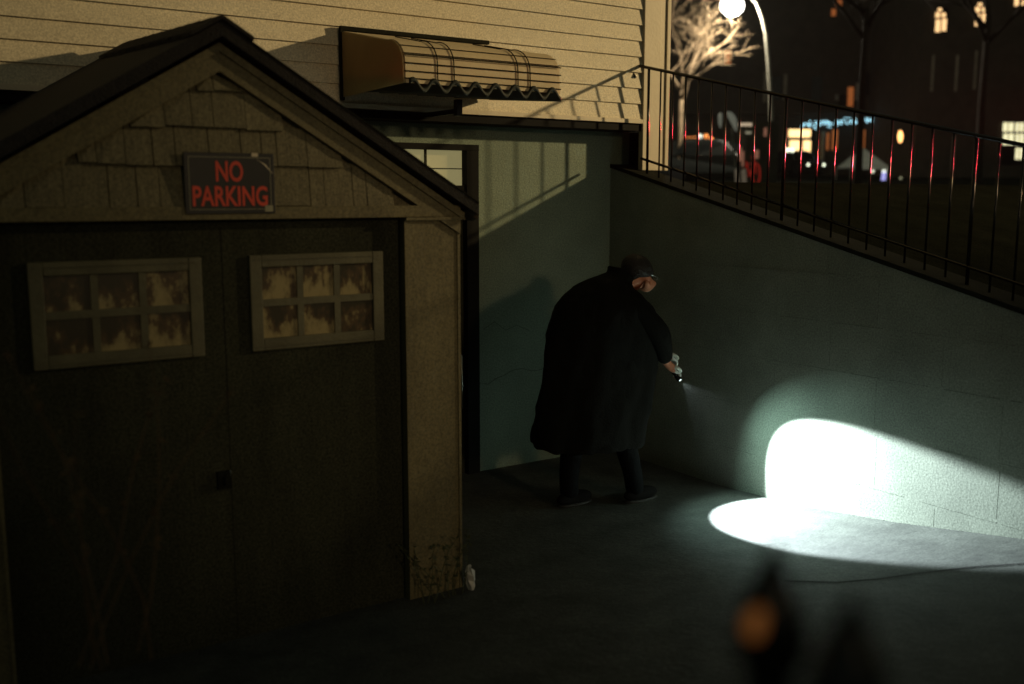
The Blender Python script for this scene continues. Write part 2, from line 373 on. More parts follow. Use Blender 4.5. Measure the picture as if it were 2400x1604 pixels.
for wi, (x0, x1) in enumerate(((-3.620, -2.965), (-4.515, -3.832))):
    z0, z1 = 1.310, 1.740; fy = GY + .03
    wn = MB(); fr = .055
    wn.box(x0, x0+fr, fy, DB+.01, z0, z1).box(x1-fr, x1, fy, DB+.01, z0, z1).box(x0+fr, x1-fr, fy+.002, DB+.01, z0, z0+fr).box(x0+fr, x1-fr, fy+.002, DB+.01, z1-fr, z1)
    iw = (x1-x0-2*fr)
    win = wn.build('window', M['wframe'], gd, bevel=.004)
    mm = MB(); zc = (z0+z1)/2; 
    mm.box(x0+fr, x1-fr, fy+.008, DB+.008, zc-.016, zc+.016)
    for k in (1, 2):
        xc = x0+fr+iw*k/3
        mm.box(xc-.015, xc+.015, fy+.010, DB+.008, z0+fr, zc-.016).box(xc-.015, xc+.015, fy+.010, DB+.008, zc+.016, z1-fr)
    mm.box(x0+.02, x1-.02, fy-.004, fy, z1-.022, z1-.017).box(x0+.02, x1-.02, fy-.004, fy, z0+.017, z0+.022)
    mm.build('muntin', M['wframe'], win)
    for row, (za, zb) in enumerate(((z0+fr, zc-.016), (zc+.016, z1-fr))):
        for k in range(3):
            xa, xb = x0+fr+iw*k/3+(.015 if k else 0), x0+fr+iw*(k+1)/3-(.015 if k < 2 else 0)
            MB().box(xa, xb, DB-.006, DB-.002, za, zb).build('pane', pane_mat('peeling_pane', 1.3+wi*7.3+row*3.1+k*1.37, PB[wi][row][k]), win)
# roof slabs (fall to both sides, ridge runs back to the house)
rf = MB(); YF, YB = GY-.075, -.21; T = .055; RR = .10
ey = .10
for sgn, xe in ((1, GR+.07), (-1, GL-.12)):
    def top_(x, yb): return rake(x)+T + (RR if yb else 0)
    f = [(AXx, YF, rake(AXx)), (xe, YF, rake(xe)), (xe, YF, rake(xe)+T*1.1), (AXx, YF, rake(AXx)+T*1.1)]
    b_ = [(AXx, YB, rake(AXx)+RR), (xe, YB, rake(xe)+RR), (xe, YB, rake(xe)+T*1.1+RR), (AXx, YB, rake(AXx)+T*1.1+RR)]
    va = [rf.bm.verts.new(p_) for p_ in f]; vb = [rf.bm.verts.new(p_) for p_ in b_]
    rf.bm.faces.new(va); rf.bm.faces.new(vb[::-1])
    for q in range(4): rf.bm.faces.new((va[q], vb[q], vb[(q+1)%4], va[(q+1)%4]))
roof = rf.build('roof', M['roof'], gr)
rc = MB()
for i in range(12):
    ya = YF-.012 + i*.15; yb = ya+.19
    if yb > YB: break
    za = AZ+T*1.1+RR*(ya-YF)/(YB-YF)+.003; zb = za+RR*.19/(YB-YF)-.004; w = .13
    rc.prism([(AXx, ya, za+.022), (AXx+w, ya, za+.022-w*SL), (AXx+w, ya, za+.004-w*SL), (AXx, ya, za+.004), (AXx-w, ya, za+.004-w*SL), (AXx-w, ya, za+.022-w*SL)], (0, yb-ya, zb-za))
rc.build('ridge_cap', M['roof'], roof)
gt = MB().tube([(GR+.045, YF+.01, rake(GR+.05)-.012), (GR+.045, YB, rake(GR+.05)-.012)], .03, 10).build('gutter', M['cap'], gr, smooth=True)
# drip edge along the right rake
MB().prism([(AXx+.1, YF-.006, rake(AXx+.1)+T*1.1-.006), (GR+.07, YF-.006, rake(GR+.07)+T*1.1-.006), (GR+.07, YF-.006, rake(GR+.07)+T*1.1+.002), (AXx+.1, YF-.006, rake(AXx+.1)+T*1.1+.002)], (0, .02, 0)).build('drip_edge', M['cap'], roof)
# ------------------------------------------------------------------ sign
SY = GY-.03
sg = empty('no_parking_sign', (-3.71, SY, 2.05), 'black sign with red lettering reading NO PARKING on the garage gable', 'sign')
SX0, SX1, SZ0, SZ1 = -3.905, -3.515, 1.925, 2.182
MB().box(SX0, SX1, SY, SY+.006, SZ0, SZ1).build('sign_plate', M['signblack'], sg, bevel=.002)
bd = MB(); q = .018; lw = .0022; yy0, yy1 = SY-.0015, SY-.0002
bd.box(SX0+q, SX1-q, yy0, yy1, SZ1-q-lw, SZ1-q).box(SX0+q, SX1-q, yy0, yy1, SZ0+q, SZ0+q+lw)
bd.box(SX0+q, SX0+q+lw, yy0, yy1, SZ0+q+lw, SZ1-q-lw).box(SX1-q-lw, SX1-q, yy0, yy1, SZ0+q+lw, SZ1-q-lw)
bd.build('sign_border', M['signline'], sg)
# worn crease and sticker
MB().prism([(SX1-.085, SY-.0015, SZ1-.022), (SX1-.055, SY-.0015, SZ1-.04), (SX1-.012, SY-.0015, SZ1-.082), (SX1-.006, SY-.0015, SZ1-.086), (SX1-.04, SY-.0015, SZ1-.045)], (0, .001, 0)).build('crease', M['trim'], sg)
MB().box(SX1-.10, SX1-.072, SY-.0025, SY-.0003, SZ1-.014, SZ1+.001).build('tape', M['trim'], sg)
MB().box(SX1-.048, SX1-.012, SY-.0025, SY-.0003, SZ0+.008, SZ0+.035).build('sticker', M['signline'], sg)
def text(s, cx, z0, h, w, par):
    cu = bpy.data.curves.new('t', 'FONT'); cu.body = s; cu.size = 1; cu.offset = .022; cu.extrude = .0; cu.align_x = 'CENTER'; cu.resolution_u = 4
    o = bpy.data.objects.new('t', cu); S.collection.objects.link(o)
    bpy.context.view_layer.update()
    dg = bpy.context.evaluated_depsgraph_get(); me = bpy.data.meshes.new_from_object(o.evaluated_get(dg))
    bpy.data.objects.remove(o)
    xs = [v.co.x for v in me.vertices]; ys = [v.co.y for v in me.vertices]
    sx = w/(max(xs)-min(xs)); sz = h/(max(ys)-min(ys)); mx = (max(xs)+min(xs))/2; my = min(ys)
    for v in me.vertices: v.co = Vector(((v.co.x-mx)*sx+cx, SY-.002, (v.co.y-my)*sz+z0))
    me.materials.clear(); me.materials.append(M['signred'])
    t = bpy.data.objects.new('lettering', me); S.collection.objects.link(t); t.parent = par; t.matrix_parent_inverse = Matrix.Translation(-par.location)
text('NO', -3.714, 2.060, .088, .118, sg)
text('PARKING', -3.712, 1.957, .086, .325, sg)
# ------------------------------------------------------------------ person
def skin(name, verts, edges, m, parent=None, sub=2, root=0):
    bm = bmesh.new(); ly = bm.verts.layers.skin.verify(); bv = []
    for i, v in enumerate(verts):
        q = bm.verts.new(v[:3]); q[ly].radius = (v[3], v[3]); q[ly].use_root = (i == root); bv.append(q)
    for e in edges: bm.edges.new((bv[e[0]], bv[e[1]]))
    me = bpy.data.meshes.new(name); bm.to_mesh(me); bm.free(); me.materials.append(m)
    o = bpy.data.objects.new(name, me); S.collection.objects.link(o)
    mod = o.modifiers.new('skin', 'SKIN'); mod.use_smooth_shade = True
    s2 = o.modifiers.new('sub', 'SUBSURF'); s2.levels = sub; s2.render_levels = sub
    if parent is not None: o.parent = parent; o.matrix_parent_inverse = Matrix.Translation(-parent.location)
    return o
M['skin'] = mat('skin', (0.55, 0.23, 0.13), 0.55, var=0.15, vscale=30, bump=0.1)
M['coat'] = mat('black_wool_coat', (0.006, 0.0062, 0.005), 0.95, var=0.3, vscale=10, bump=0.4, bscale=80, spec=0.1)
M['jeans'] = mat('dark_jeans', (0.005, 0.006, 0.007), 0.9, var=0.3, vscale=10, bump=0.4, spec=0.1)
M['hair'] = mat('dark_hair', (0.012, 0.010, 0.008), 0.7, bump=0.8, bscale=90, var=0.3)
M['shoe'] = mat('black_shoe', (0.008, 0.008, 0.008), 0.9, spec=0.1, var=0.3)
M['sole'] = mat('pale_sole', (0.02, 0.02, 0.018), 0.6, var=0.3)
M['glove'] = mat('torchlit_glove', (0.55, 0.62, 0.58), 0.6, var=0.15, vscale=20)  # pale teal tone also stands in for torchlight on the hands
pe = empty('person', (-1.0, -1.15, -.06), 'person in a long black coat bending forward and shining a torch at the ground', 'person')
V = []; E_ = []
def add(p, r, par=None):
    V.append((*p, r)); i = len(V)-1
    if par is not None: E_.append((par, i))
    return i
Y0 = -1.15
pel = add((-1.22, Y0, .86), .15)
sp1 = add((-1.20, Y0, 1.04), .14, pel); sp2 = add((-1.13, Y0, 1.22), .15, sp1); ch = add((-1.00, Y0, 1.35), .13, sp2)
nk = add((-.86, Y0-.01, 1.41), .058, ch); nk2 = add((-.80, Y0-.015, 1.435), .058, nk)
hd = add((-.745, Y0-.03, 1.475), .088, nk2); hd2 = add((-.70, Y0-.035, 1.49), .088, hd)
ja = add((-.665, Y0-.045, 1.41), .052, hd); chn = add((-.64, Y0-.05, 1.365), .026, ja)
ns = add((-.590, Y0-.06, 1.425), .012, ja)
ear = add((-.725, Y0-.118, 1.425), .016, ja); ear2 = add((-.738, Y0-.130, 1.452), .017, ear)
HANDS = []
for sy, pts in ((-.19, [(-.88, -.19, 1.30, .06), (-.72, -.24, 1.12, .05), (-.61, -.18, .95, .038), (-.575, -.15, .90, .030)]),
                (.19, [(-.84, .17, 1.30, .06), (-.58, .14, 1.19, .05), (-.49, .03, 1.04, .036), (-.50, -.04, .965, .028)])):
    par = ch
    for (x, dy, z, r) in pts: par = add((x, Y0+dy, z), r, par)
    px, py, pz = pts[-1][0], Y0+pts[-1][1], pts[-1][2]
    # palm and five fingers curled round the torch
    palm = add((px+.035, py-.015, pz-.045), .030, par)
    for k in range(4):
        t = (k-1.5)*.017; L_ = (.032, .038, .035, .028)[k]
        base = Vector((px+.050, py-.025+t*.9, pz-.062-abs(t)*.2))
        a = add(base, .0095, palm); b = add(base+Vector((L_*.8, -.008, -.010)), .0085, a); c_ = add(base+Vector((L_*.95, -.012, -.010-L_*.8)), .0075, b)
        add(base+Vector((L_*.5, -.012, -.012-L_*1.25)), .0065, c_)
    a = add((px+.045, py-.05, pz-.035), .011, palm); b = add((px+.070, py-.068, pz-.05), .009, a); add((px+.085, py-.066, pz-.072), .008, b)
GB = len(V)
for dy, pts in ((-.09, [(-1.12, .80, .09), (-.90, .47, .06), (-.78, .10, .042), (-.76, .0, .045), (-.64, -.03, .035)]), (.09, [(-1.20, .80, .09), (-1.16, .45, .06), (-1.20, .10, .042), (-1.20, .0, .045), (-1.08, -.03, .035)])):
    par = pel
    for (x, z, r) in pts: par = add((x, Y0+dy, z), r, par)
body = skin('body', V, E_, M['skin'], pe)
GI = [i for i in range(GB) if V[i][3] < .031 and V[i][0] > -.56 and V[i][2] < .93]
for sel in ([i for i in GI if V[i][1] < Y0-.11], [i for i in GI if V[i][1] >= Y0-.11]):
    mp_ = {g: q for q, g in enumerate(sel)}
    skin('glove', [(*V[g][:3], V[g][3]+.003) for g in sel], [(mp_[a], mp_[b]) for a, b in E_ if a in mp_ and b in mp_], M['glove'], pe)
# coat: rings from hem to collar
rings = [(-1.11, Y0, .37, .425, .28), (-1.085, Y0, .50, .435, .27), (-1.02, Y0, .72, .455, .25), (-.995, Y0, .92, .45, .245), (-.98, Y0, 1.08, .445, .255), (-.975, Y0, 1.22, .415, .26), (-.985, Y0, 1.33, .33, .245), (-.955, Y0, 1.405, .215, .185), (-.885, Y0, 1.44, .11, .11), (-.86, Y0-.005, 1.462, .082, .09), (-.85, Y0-.008, 1.50, .088, .098)]
cb_ = MB(); rr = []; n = 40
for ri, (cx_, cy_, cz_, ra, rb) in enumerate(rings):
    tilt = -.05 if ri < 3 else (0.0 if ri < 5 else (-.02, -.08, -.16, -.30, -.45, -.5)[ri-5])
    ring = []
    for k in range(n):
        a = 2*math.pi*k/n; fold = 1 + (.045*math.sin(a*6+ri*.5)+.03*math.sin(a*11-ri*.7)+random.uniform(-.012, .012)) * max(.12, 1-ri/6)
        dx = ra*math.cos(a)*fold; dy = rb*math.sin(a)*fold
        ring.append(cb_.bm.verts.new((cx_+dx, cy_+dy, cz_ + dx*tilt*1.2 + (random.uniform(-.012, .012) if ri == 0 else 0))))
    rr.append(ring)
for a, b in zip(rr, rr[1:]):
    for k in range(n): cb_.bm.faces.new((a[k], a[(k+1)%n], b[(k+1)%n], b[k]))
coat = cb_.build('coat', M['coat'], pe, smooth=True)
sol = coat.modifiers.new('s', 'SOLIDIFY'); sol.thickness = .012
s2 = coat.modifiers.new('sub', 'SUBSURF'); s2.levels = 2; s2.render_levels = 2
tx = bpy.data.textures.new('cloth_creases', 'CLOUDS'); tx.noise_scale = .16
dm = coat.modifiers.new('creases', 'DISPLACE'); dm.texture = tx; dm.strength = .05; dm.mid_level = .5
for pts in ([(-1.02, Y0-.12, 1.33, .10), (-.88, Y0-.19, 1.28, .085), (-.72, Y0-.24, 1.12, .085), (-.615, Y0-.18, .965, .062), (-.575, Y0-.15, .895, .052)],
            [(-.98, Y0+.12, 1.33, .10), (-.80, Y0+.17, 1.30, .085), (-.57, Y0+.14, 1.19, .075), (-.495, Y0+.03, 1.06, .056), (-.497, Y0-.02, .99, .052)]):
    skin('sleeve', pts, [(i, i+1) for i in range(4)], M['coat'], pe)
for dy, pts in ((-.09, [(-1.14, .84, .13), (-.90, .47, .088), (-.79, .14, .068), (-.765, -.01, .066)]), (.09, [(-1.22, .84, .13), (-1.16, .45, .088), (-1.20, .14, .068), (-1.19, -.01, .066)])):
    skin('trouser_leg', [(x, Y0+dy, z, r) for x, z, r in pts], [(0, 1), (1, 2), (2, 3)], M['jeans'], pe)
for dx, dy in ((-.76, -.09), (-1.19, .09)):
    s_ = MB().ell((dx+.04, Y0+dy, -.005), (.145, .052, .05), 3).build('shoe', M['shoe'], pe, smooth=True)
    MB().ell((dx+.04, Y0+dy, -.045), (.152, .056, .014), 2).build('sole', M['sole'], s_, smooth=True)
hb = MB(); hrot = Matrix.Rotation(math.radians(35), 4, 'Y')
hb.ell((-.735, Y0-.028, 1.515), (.118, .104, .100), 3, hrot)
for v in hb.bm.verts:
    nn = math.sin(v.co.x*90)*math.sin(v.co.y*110+1)*math.sin(v.co.z*100)
    v.co += (v.co-Vector((-.735, Y0-.028, 1.515))).normalized()*.006*nn
    # lift the hairline over face and ear
    if v.co.z < 1.475 and v.co.x > -.78: v.co.z = 1.475 + (v.co.z-1.475)*.15
hb.build('hair', M['hair'], pe, smooth=True)
gl = MB().tube([(-.735, Y0-.118, 1.497), (-.66, Y0-.112, 1.478), (-.607, Y0-.10, 1.462)], .0035, 6)
gl.tube([(-.612, Y0-.095, 1.462), (-.606, Y0-.085, 1.447), (-.606, Y0-.065, 1.445), (-.608, Y0-.055, 1.455), (-.612, Y0-.06, 1.468), (-.613, Y0-.085, 1.47), (-.612, Y0-.095, 1.462)], .002, 6)
gl.build('glasses', M['steel'], pe, smooth=True)
# torch
tc_ = empty('torch', TORCH, 'small lit torch held low in the bending person\'s hands', 'torch')
MB().tube([TORCH-TD*.13, TORCH-TD*.05, TORCH-TD*.045, TORCH-TD*.005, TORCH-TD*.002], [.011, .011, .016, .019, .017], 14).build('torch_barrel', M['iron'], tc_, smooth=True)
M['lens'] = mat('torch_lens', (1, 1, 1), .2, emit=(0.8, 1, 1), estr=1.5, var=0.01)
MB().tube([TORCH-TD*.002, TORCH+TD*.001], [.009, .009], 14).build('lens', M['lens'], tc_)
exec_bg = True
# ------------------------------------------------------------------ background (real positions along the street)
def at(px, py, D):   # point seen in that direction at distance D along the view axis
    f3 = Vector((fw.x*math.cos(PIT), fw.y*math.cos(PIT), -math.sin(PIT))); u3 = rt.cross(f3)
    r = f3 + rt*((px-CX)/F) - u3*((py-CY)/F); return CAM + r*(D/r.dot(fw))
UP = Vector((0, 0, 1))
def em(name, col, s): return mat(name, tuple(min(1, c) for c in col), .5, emit=col, estr=s, var=.01)
M['brick'] = mat('brownstone', (0.06, 0.048, 0.035), .9, var=.4, vscale=1.5, bump=.5)
M['stone'] = mat('pale_stone', (0.38, 0.33, 0.25), .8, var=.3, vscale=2, bump=.3)
M['paint_car'] = mat('dark_car_paint', (0.02, 0.022, 0.02), .25, spec=.8, var=.2)
M['cglass'] = mat('car_glass', (0.01, 0.012, 0.012), .08, spec=.8, var=.1)
M['rubber'] = mat('tyre_rubber', (0.012, 0.012, 0.012), .8, var=.2)
M['bark'] = mat('pale_bark', (0.42, 0.30, 0.18), .9, var=.4, vscale=8, bump=.8, bscale=20)
M['barkd'] = mat('dark_bark', (0.05, 0.04, 0.03), .9, var=.4, vscale=8, bump=.8, bscale=20)
M['lampmetal'] = mat('galvanised_lamp_post', (0.42, 0.40, 0.33), .4, metal=.5, var=.3, vscale=3)
M['win_warm'] = em('lit_window_warm', (1.0, .62, .28), 1.3)
M['win_hot'] = em('lit_doorway', (1.0, .66, .28), 2.2)
M['win_dim'] = em('dim_orange_window', (.9, .26, .07), .22)
M['win_white'] = em('lit_window_white', (.95, .88, .52), 1.1)
M['win_pink'] = em('lit_bay', (1.0, .42, .22), .55)
M['fairy'] = em('string_light_bulb', (.45, .85, 1.0), 1.5)
def facade(name, x0, x1, D, ztop, label, cat='building'):
    """flat fronted building square to the view axis at distance D"""
    o = empty(name, at((x0+x1)/2, 430, D), label, cat)
    a = at(x0, 430, D); b = at(x1, 430, D); g = min(hz(a), hz(b))-1
    a.z = b.z = g
    MB().prism([a, b, b+fw*9, a+fw*9], (0, 0, ztop-g)).build('wall', M['brick'], o)
    return o
def panel(px0, px1, py0, py1, D, name, m, par, depth=.08, off=0.0, arch=False):
    D = D-off
    a = at(px0, py1, D); b = at(px1, py1, D); c = at(px1, py0, D); d = at(px0, py0, D)
    # keep upright: use plan position of the bottom edge
    w = (b-a); w.z = 0; h = d.z-a.z
    p = [a, a+w, a+w+UP*h, a+UP*h]
    if arch:
        p = [a, a+w]; mid = a+w/2
        for i in range(9):
            t = math.pi*i/8; p.append(mid + (w/2)*math.cos(t) + UP*(h*.75 + h*.25*math.sin(t)))
    f = Vector((fw.x, fw.y, 0))
    return MB().prism([q-f*depth for q in p], f*depth).build(name, m, par)
# building with lit doorway and fairy lights
DB1 = 66
b1 = facade('storefront_building', 900, 2125, DB1, 16, 'dark brick storefront with a lit doorway under blue string lights')
fr_ = panel(1843, 1904, 300, 402, DB1, 'doorway', M['black'], b1, .10)
panel(1848, 1899, 304, 322, DB1, 'transom', M['win_hot'], fr_, .04, .12)
panel(1848, 1872, 330, 398, DB1, 'door_pane', M['win_hot'], fr_, .04, .12)
panel(1880, 1897, 330, 398, DB1, 'door_pane', M['win_hot'], fr_, .04, .12)
panel(1921, 1927, 310, 395, DB1, 'column', M['stone'], b1, .3, .1)
panel(2041, 2049, 292, 362, DB1, 'column', em('column_glow', (.8, .45, .3), .35), b1, .3, .1)  # light falling on this column is put in as emission
for (a, b, c, d) in ((1936, 1941, 312, 352), (1949, 1961, 305, 352), (2009, 2025, 305, 352)):
    panel(a, b, c, d, DB1, 'window', M['win_dim'], b1, .06)
panel(2074, 2096, 296, 385, DB1, 'arched_window', M['win_pink'], b1, .1, 0, True)
for (a, b, c, d) in ((1948, 1958, 22, 38), (1958, 1972, 0, 14), (2112, 2118, 150, 195), (1985, 1998, 205, 250), (1700, 1712, 120, 150)):
    panel(a, b, c, d, DB1, 'window', M['win_dim'], b1, .06)
for (a, b, c, d) in ((2004, 2010, 196, 236), (1957, 1963, 222, 236), (2088, 2094, 150, 215), (1788, 1794, 170, 240), (1835, 1841, 175, 235), (2062, 2067, 205, 240)):
    panel(a, b, c, d, DB1, 'window_frame', M['stone'], b1, .12)
for (a, b, c, d) in ((1966, 1988, 222, 250), (1800, 1830, 180, 235), (1900, 1925, 180, 235), (2020, 2055, 170, 225)):
    panel(a, b, c, d, DB1, 'window', M['cglass'], b1, .05)
panel(1600, 2125, 262, 270, DB1, 'cornice', M['brick'], b1, .5)
# string lights along the awning edge
slo = empty('string_lights', at(1975, 287, DB1-.9), 'blue white string lights hung in a swag above the lit doorway', 'string lights')
rnd = random.Random(3); b0 = None
for i in range(96):
    px = 1878 + (2075-1878)*rnd.random(); py = 292 - (px-1878)*.06 + rnd.gauss(0, 4) + (6*rnd.random() if rnd.random() < .3 else 0)
    if b0 is None: b0 = MB().ell((0, 0, 0), (.055,)*3, 1).build('bulb', M['fairy'], slo); o = b0; o.matrix_parent_inverse = Matrix()
    else: o = b0.copy(); S.collection.objects.link(o); o.parent = slo
    o.location = at(px, py, DB1-.9) - slo.location
sw = MB(); sw.tube([at(1870+i*21, 290-(i*1.3), DB1-.9) for i in range(11)], .02, 5).build('light_cable', M['black'], slo)
b2 = facade('brick_house', 2140, 2560, 58, 17, 'tall dark brick house with warm arched windows at the right edge')
def archwin(px, py0, py1, w, name='window', m=None):
    f = panel(px-w/2, px+w/2, py0, py1, 58, name, M['black'], b2, .1, 0, True)
    h = (py1-py0)
    for (a, b, c, d) in ((-.42, -.06, .50, .96), (.08, .42, .46, .92), (-.40, -.07, .22, .42), (.08, .38, .24, .40), (-.2, .1, .06, .17)):
        panel(px+a*w, px+b*w, py0+c*h, py0+d*h, 58, 'pane', m or M['win_warm'], f, .03, .12)
for (a, b, c, d) in ((2180, 2184, 130, 215), (2236, 2240, 130, 215), (2280, 2284, 120, 210), (2228, 2233, 320, 400), (2290, 2294, 320, 400)):
    panel(a, b, c, d, 58, 'window_frame', M['stone'], b2, .12)
archwin(2204, 16, 78, 30); archwin(2298, 4, 64, 32); archwin(2388, -30, 16, 26)
f = panel(2345, 2420, 284, 385, 58, 'window', M['black'], b2, .1)
for (a, b) in ((2350, 2360), (2363, 2374), (2379, 2386), (2389, 2397), (2401, 2410)):
    for (c, d) in ((288, 309), (314, 340), (347, 374)):
        if d > 350 and a < 2375: continue
        panel(a, b, c, d, 58, 'pane', M['win_white'], f, .03, .12)
ln = empty('wall_lantern', at(2110, 320, 57), 'small glowing orange wall lantern right of the arched window', 'lantern')
MB().tube([at(2110, 335, 57), at(2110, 331, 57), at(2110, 318, 57), at(2110, 307, 57)], [.03, .10, .14, .07], 10).build('lantern_glass', em('lantern_glow', (1, .5, .16), 3.0), ln)
MB().tube([at(2110, 307, 57), at(2110, 302, 57)], [.16, .02], 10).tube([at(2110, 345, 57), at(2110, 335, 57)], .04, 6).build('lantern_cap', M['black'], ln)
# tent canopy and pole
cn = empty('patio_canopy', at(2040, 420, 52), 'pale grey peaked canopy standing before the storefront', 'canopy')
a = at(1995, 392, 52); b = at(2085, 388, 52)
w = b-a; w.z = 0
mb = MB(); apx = (a+b)/2 + UP*1.0 - w*.05 + fw*1.0
base = [a, a+w, a+w+fw*2.4, a+fw*2.4]
for i in range(4): mb.bm.faces.new([mb.bm.verts.new(p) for p in (base[i], base[(i+1)%4], apx)])
mb.prism([a-UP*.12, a+w-UP*.12, a+w, a], fw*.03)
mb.build('canopy_cloth', mat('glowing_canopy_canvas', (.45, .46, .38), .8, var=.2, emit=(.4, .42, .33), estr=.05), cn)  # cloth is no lamp; the faint light on it is emission
for p in (a, a+w, a+w+fw*2.4, a+fw*2.4):
    g = hz(p); MB().tube([Vector((p.x, p.y, g)), p], .03, 6).build('pole', M['lampmetal'], cn)
# white blue lit bollard
bo = empty('lit_pillar', at(2071, 455, 50), 'thin blue white glowing pillar light in front of the storefront', 'light')
MB().tube([at(2066, 462, 50), at(2069, 435, 50), at(2072, 405, 50)], [.05, .12, .10], 10).build('light_tube', em('pillar_glow', (.45, .45, 1.0), .8), bo)
MB().ell(at(2072, 402, 50), (.12, .12, .1), 1).build('light_cap', em('pillar_cap', (.9, .95, .8), 1.1), bo)
# ---- street lamp
LD = 40
lp = empty('street_lamp', at(1805, 440, LD), 'tall street lamp with curved arm and bright white head', 'street lamp')
pp = [at(x, y, LD) for x, y in ((1809, 452), (1808, 300), (1806, 230), (1801, 150), (1795, 80), (1785, 38), (1772, 5), (1755, -8), (1735, -8))]
MB().tube(pp, [.10, .09, .085, .08, .075, .065, .06, .05, .05], 10).build('post', M['lampmetal'], lp, smooth=True)
hc = at(1716, 6, LD)
MB().ell(hc+UP*.05, (.42, .30, .13), 2).build('lamp_head', M['lampmetal'], lp, smooth=True)
MB().ell(hc-UP*.12, (.50, .42, .40), 2).build('lamp_glass', em('lamp_glass', (1, .97, .88), 12), lp, smooth=True)  # glass enlarged so that it stands in for the lamp's bloom
lamp('POINT', 'lamp_cone', hc-UP*.55, 1900, (1, .90, .70), shadow_soft_size=.2)
# ---- bare trees
def tree(name, base, h, r, m, label, seed, spread=.55, levels=4, lean=(0, 0)):
    rn = random.Random(seed); o = empty(name, base, label, 'tree', 'bare street trees')
    t = MB(); b = MB()
    top = base + Vector((lean[0], lean[1], h*.42)); mid = (base+top)/2 + Vector((rn.uniform(-.1, .1), rn.uniform(-.1, .1), 0))
    t.tube([base-UP*.3, base+UP*.2, mid, top], [r*1.3, r, r*.8, r*.65], 9)
    def br(p, d, L, rr, lv):
        pts = [p]; 
        for i in range(3):
            d = (d + Vector((rn.gauss(0, .18), rn.gauss(0, .18), rn.gauss(.03, .12)))).normalized(); pts.append(pts[-1]+d*L/3)
        b.tube(pts, [rr, rr*.85, rr*.7, rr*.5], 6 if lv > 1 else 4)
        if lv == 0: return
        for i in range(3 if lv > 1 else 4):
            k = rn.choice((1, 2, 3)); dd = (d + Vector((rn.gauss(0, spread), rn.gauss(0, spread), rn.gauss(.1, spread*.6)))).normalized()
            br(pts[k], dd, L*rn.uniform(.55, .8), rr*.55, lv-1)
    for i in range(5):
        a = i*2.1+rn.random(); br(top-UP*rn.uniform(0, h*.08), Vector((math.cos(a)*spread, math.sin(a)*spread, .8)).normalized(), h*.28, r*.5, levels-1)
    t.build('trunk', m, o, smooth=True); b.build('crown', m, o, smooth=True)
    return o
def gpt(px, D):
    p = at(px, 440, D); p.z = hz(p); return p
tree('bare_tree', gpt(1592, 42), 9.0, .13, M['bark'], 'bare tree with pale branches lit by the street lamp, beside the house corner', 5, .7, 5)
tree('bare_tree', gpt(2010, 30), 12, .12, M['barkd'], 'dark bare tree between the street lamp and the brick house', 11, .6, 5)
tree('bare_tree', gpt(2290, 34), 13, .15, M['barkd'], 'dark bare tree in front of the warm arched windows', 19, .6, 5)
# ---- cars
def car(px, D, yaw, label, lights=2.2, s=1.0, h=1.75):
    g = gpt(px, D); o = empty('parked_car', g, label, 'car', 'cars on the street beyond the railing')
    R = Matrix.Translation(g) @ Matrix.Rotation(yaw, 4, 'Z')
    def T(x, y, z): return R @ Vector((x*s, y*s, z*s))
    prof = [(-2.2, .35), (-2.25, .75), (-2.1, 1.0), (-1.1, 1.12), (-.55, h-.1), (-.2, h), (1.6, h-.02), (2.1, 1.15), (2.25, .8), (2.2, .35)]
    b = MB(); n = len(prof); rws = []
    for yv, ins in ((-.9, 0.0), (-.82, .05), (.82, .05), (.9, 0.0)):
        pass
    L_ = [b.bm.verts.new(T(x, -.9+(.16 if z > 1.13 else 0), z)) for x, z in prof]; R_ = [b.bm.verts.new(T(x, .9-(.16 if z > 1.13 else 0), z)) for x, z in prof]
    b.bm.faces.new(L_); b.bm.faces.new(R_[::-1])
    for i in range(n): b.bm.faces.new((L_[i], R_[i], R_[(i+1)%n], L_[(i+1)%n]))
    b.build('car_body', M['paint_car'], o, bevel=.05)
    wsd = MB().prism([T(-1.09, -.68, 1.16), T(-1.09, .68, 1.16), T(-.60, .62, h-.13), T(-.60, -.62, h-.13)], R.to_3x3() @ Vector((-.03, 0, .02)))
    wsd.build('windscreen', M['cglass'], o)
    for sgn in (-1, 1):
        yv = .80*sgn; MB().prism([T(-.75, yv, 1.17), T(1.5, yv, 1.17), T(1.3, yv*.95, h-.16), T(-.4, yv*.95, h-.16)], R.to_3x3() @ Vector((0, .03*sgn, 0))).build('side_window', M['cglass'], o)
        for xv in (-1.4, 1.4):
            wz = MB(); wz.tube([T(xv, .72*sgn, .34), T(xv, .93*sgn, .34)], .34*s, 16).build('wheel', M['rubber'], o)
        MB().ell(T(-2.22, .62*sgn, .72), (.07*s, .12*s, .09*s), 2).build('headlight', em('headlight_glow', (.95, 1, .75), lights), o)
    MB().prism([T(-2.25, -.35, .55), T(-2.25, .35, .55), T(-2.25, .35, .72), T(-2.25, -.35, .72)], R.to_3x3() @ Vector((-.03, 0, 0))).build('grille', M['black'], o)
    return o
view_a = math.atan2(fw.y, fw.x)
car(1678, 42, view_a+math.radians(62), 'dark car with two greenish white headlights left of the pale folded parasol', 2.2)
car(1862, 62, view_a+math.radians(20), 'small distant car with a close pair of white headlights', 2.5, .9)
